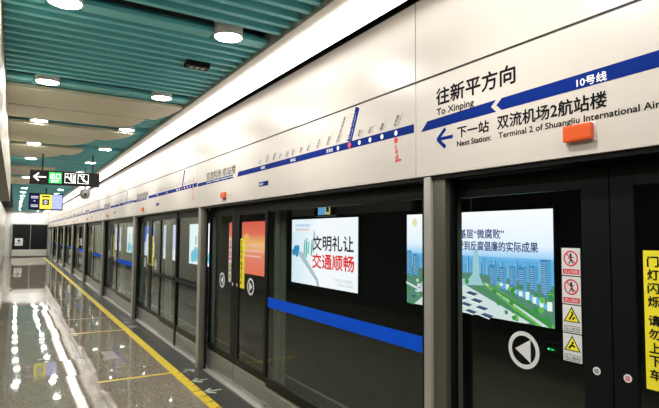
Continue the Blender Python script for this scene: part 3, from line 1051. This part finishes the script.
# 2: city view
def d2(fl):
    rnd = random.Random(7)
    fl.rect(0, W_, .86, H_, 0)
    fl.rect(0, W_, 0, .9, 1)
    def bld(a, w__, b0, h_, mi, l):
        fl.rect(a, a+w__, b0, b0+h_, mi, l)
        fl.rect(a+w__*.6, a+w__, b0, b0+h_*.98, 2 if mi == 3 else 8, l+.0004)
        k = b0+.03
        while k < b0+h_-.03:
            fl.rect(a+.008, a+w__*.55, k, k+.006, 5, l+.0006)
            k += .03
    for a in range(45):                     # skyline
        x_ = a*.066
        bld(x_, .052, .62, .13+rnd.random()*.16, 8 if a % 2 else 3, .001)
    fl.poly([(0, .0), (0, .68), (.9, .60), (1.6, .64), (3.0, .55), (3.0, 0)], 4, .0025)     # parkland
    for (a, w__, b0, h_) in ((.0, .14, .48, .46), (.18, .12, .5, .38), (.60, .14, .45, .42), (.78, .12, .46, .36), (.94, .10, .52, .33), (1.92, .14, .48, .30), (2.10, .13, .42, .34), (2.28, .12, .50, .28), (2.44, .14, .36, .42), (2.62, .12, .46, .34), (2.80, .16, .40, .50)):
        bld(a, w__, b0, h_, 2, .003)
    # the tall pale tower
    fl.poly([(1.42, .46), (1.80, .46), (1.72, .60), (1.70, .98), (1.60, 1.0), (1.58, .62)], 6, .005)
    fl.poly([(.82, .5), (1.42, .44), (1.80, .46), (1.75, .50), (1.2, .55)], 6, .0052)
    # white plaza with dark roofs
    fl.poly([(.70, .44), (1.42, .44), (2.62, .02), (2.56, 0), (.2, 0), (.62, .28)], 5, .004)
    for r_ in range(3):
        for c_ in range(4):
            a = .92+r_*.34+c_*.10-.02*r_
            b0 = .40-c_*.10-r_*.02
            a0 = a-.0
            fl.poly([(a0-.13, b0-.045), (a0+.05, b0-.075), (a0+.13, b0-.035), (a0-.04, b0-.01)], 7, .0055)
            fl.poly([(a0-.13, b0-.065), (a0+.05, b0-.095), (a0+.05, b0-.078), (a0-.13, b0-.048)], 9, .006)
    for q in range(14):
        a = .05+rnd.random()*.75
        b0 = .10+rnd.random()*.30
        fl.rect(a, a+.05+rnd.random()*.08, b0, b0+.03+rnd.random()*.05, 5 if q % 3 else 7, .0057+q*.00001)
    for q in range(16):
        tq = q/16
        fl.rect(2.05+.9*tq, 2.10+.93*tq, .50-.30*tq, .53-.26*tq+rnd.random()*.06, 9 if q % 2 else 3, .0060+q*.00001)
    # boulevard and canal on the right
    fl.poly([(1.75, .50), (1.90, .50), (3.0, .04), (3.0, 0), (2.7, 0)], 10, .006)
    fl.poly([(1.80, .50), (1.84, .50), (2.92, 0), (2.82, 0)], 5, .0065)
    for q in range(70):
        a = rnd.random()*3.0
        b0 = rnd.random()*.5
        if .65 < a < 2.0 and b0 < .46: continue
        fl.disc(a, b0, .018+rnd.random()*.03, 11 if rnd.random() < .6 else 10, .007+q*.00001, 8)
    for q in range(26):
        tq = q/26
        fl.disc(1.92+1.05*tq, .46-.44*tq, .02+.02*tq, 11, .0078, 8)
        fl.disc(1.72+1.0*tq, .42-.42*tq, .02, 11, .0078, 8)
    fl.line([(.0, .36), (1.3, .02)], .04, 5, .0085)
    fl.text('整治基层“微腐败”', 1.00, 1.17, .145, 1.19, .009, 12, .004)
    fl.text('让群众感受到反腐倡廉的实际成果', .72, .985, .145, 2.045, .009, 12, .004)
    fl.disc(.22, 1.44, .07, 13, .004, 16)
m2 = [emis('city_sky', (.80, .84, .95), 1, (2, .86, 1.62, [(0, (.22, .50, .88)), (.28, (.80, .82, .98)), (1, (1, .90, 1))])),
      emis('city_haze', (.12, .38, .72)), emis('city_blue', (.05, .20, .46)), emis('city_blue_light', (.14, .42, .68)), emis('city_park', (.10, .22, .16)),
      emis('city_plaza', (.62, .66, .70)), emis('city_tower', (.34, .52, .62)), emis('city_roof', (.05, .08, .16)), emis('city_blue_mid', (.09, .30, .56)),
      emis('city_white', (.80, .82, .84)), emis('city_grass', (.14, .42, .08)), emis('city_tree', (.05, .24, .06)), emis('city_ink', (.03, .04, .18)), emis('city_gold', (.80, .68, .40))]
# 3: red/orange sunrise card
def d3(fl):
    fl.rect(0, W_, 0, H_, 0)
    for q, (a, w__) in enumerate(((.3, 2.3), (.2, 2.6), (.4, 2.2))):
        fl.rect(a, a+w__, .52+q*.16, .57+q*.16, 1, .001)
    fl.disc(1.5, .95, .28, 2, .0008, 24)
m3 = [emis('ad_sunset', (.8, .2, .1), 1, (2, 0, 1.62, [(0, (.80, .16, .09)), (.35, (.80, .22, .16)), (.55, (.90, .50, .18)), (.75, (.80, .16, .10)), (1, (.72, .10, .08))])),
      emis('ad_pink', (.90, .45, .40)), emis('ad_amber', (.88, .42, .12))]
def d4(fl):
    fl.rect(0, W_, 0, H_, 0)
    for (a, b_, r_) in ((.5, .3, .25), (.9, .4, .3), (1.5, .25, .28), (2.1, .4, .3), (2.6, .3, .22)):
        fl.disc(a, b_, r_, 1, .001+a*.0005, 14)
    fl.line([(.9, .8), (.9, 1.1)], .12, 2, .003); fl.line([(1.8, .7), (1.8, 1.2)], .1, 2, .003)
m4 = [emis('ad_ice', (.84, .87, .98)), emis('ad_cyan', (.10, .50, .72)), emis('ad_navy', (.10, .16, .26))]
def d5(fl):
    fl.rect(0, W_, 0, H_, 0)
    fl.rect(0, W_, 0, .5, 1, .001)
    fl.disc(1.5, .9, .3, 1, .001)
m5 = [emis('ad_violet', (.62, .60, .88)), emis('ad_milk', (.82, .80, .88))]
def d6(fl):
    fl.rect(0, W_, 0, H_, 0)
    fl.rect(0, W_, .0, .75, 1, .001)
    fl.disc(1.4, .85, .35, 1, .0012)
m6 = [emis('ad_deepblue', (.05, .13, .62)), emis('ad_white', (.70, .78, .88))]
screen(5.82, 'large advertisement screen showing a city skyline and park under Chinese lettering', d2, m2)
screen(10.39, 'white advertisement screen with black and red Chinese courtesy slogan', d1, m1)
screen(14.96, 'red and orange advertisement screen seen through the second doorway', d3, m3)
screen(19.53, 'pale icy blue advertisement screen beyond the second glass panel', d4, m4)
screen(24.10, 'lilac and white advertisement screen farther along the track wall', d5, m5)
screen(28.67, 'deep blue and white advertisement screen, next one after the lilac', d6, m6)
screen(33.24, 'small distant pale advertisement screen, nearly the last in the row', d4, m4)
screen(37.81, 'most distant pale advertisement screen at the end of the row', d5, m5)

tag(link('bright_band_strip', B((TRACKX-.09, TRACKX-.002, 7.2, 11.9, 2.22, 2.50), bev=.006), mat('bright_band_tone', (.62, .62, .60), .5)), 'added pale grey strip standing in for a reflected bright band above the courtesy screen', 'pale strip')  # added strip whose pale colour stands in for the reflected ceiling band
# hung monitor and green status box beyond the glass
t = tag(empty('track_monitor', (5.8, 9.72, 0)), 'small monitor with blue and yellow picture hanging above the courtesy screen', 'monitor')
link('monitor_case', B((-.02, .05, -.42, .42, 2.17, 2.46), bev=.006), M['blackframe'], t)
link('bracket', B((.0, .03, -.36, -.33, 2.46, 3.3), (.0, .03, .33, .36, 2.46, 3.3)), M['blackframe'], t)
fl = Flat((-.0215, .38, 2.2), (0, -1, 0), (0, 0, 1), (-1, 0, 0))
fl.rect(.12, .42, 0, .23, 0); fl.rect(.42, .64, 0, .23, 1); fl.rect(.47, .59, .06, .17, 2, .001)
fl.build('monitor_picture', [emis('mon_blue', (.10, .30, .62)), emis('mon_yellow', (.42, .40, .16)), E_k], t)
t = tag(empty('status_box', (5.9, 4.2, 0)), 'dark box with a small green light low behind the nearest door glass', 'box')
link('box_case', B((0, .29, -.14, .12, .24, .42), bev=.01), M['blackframe'], t)
fl = Flat((-.001, .06, .33), (0, -1, 0), (0, 0, 1), (-1, 0, 0))
fl.disc(0, 0, .016, 0, .0, 12); fl.disc(.05, -.002, .011, 0, 0, 12); fl.rect(0, .09, -.003, .003)
fl.build('green_light', emis('led_green', (.02, .8, .25), 1.2), t)
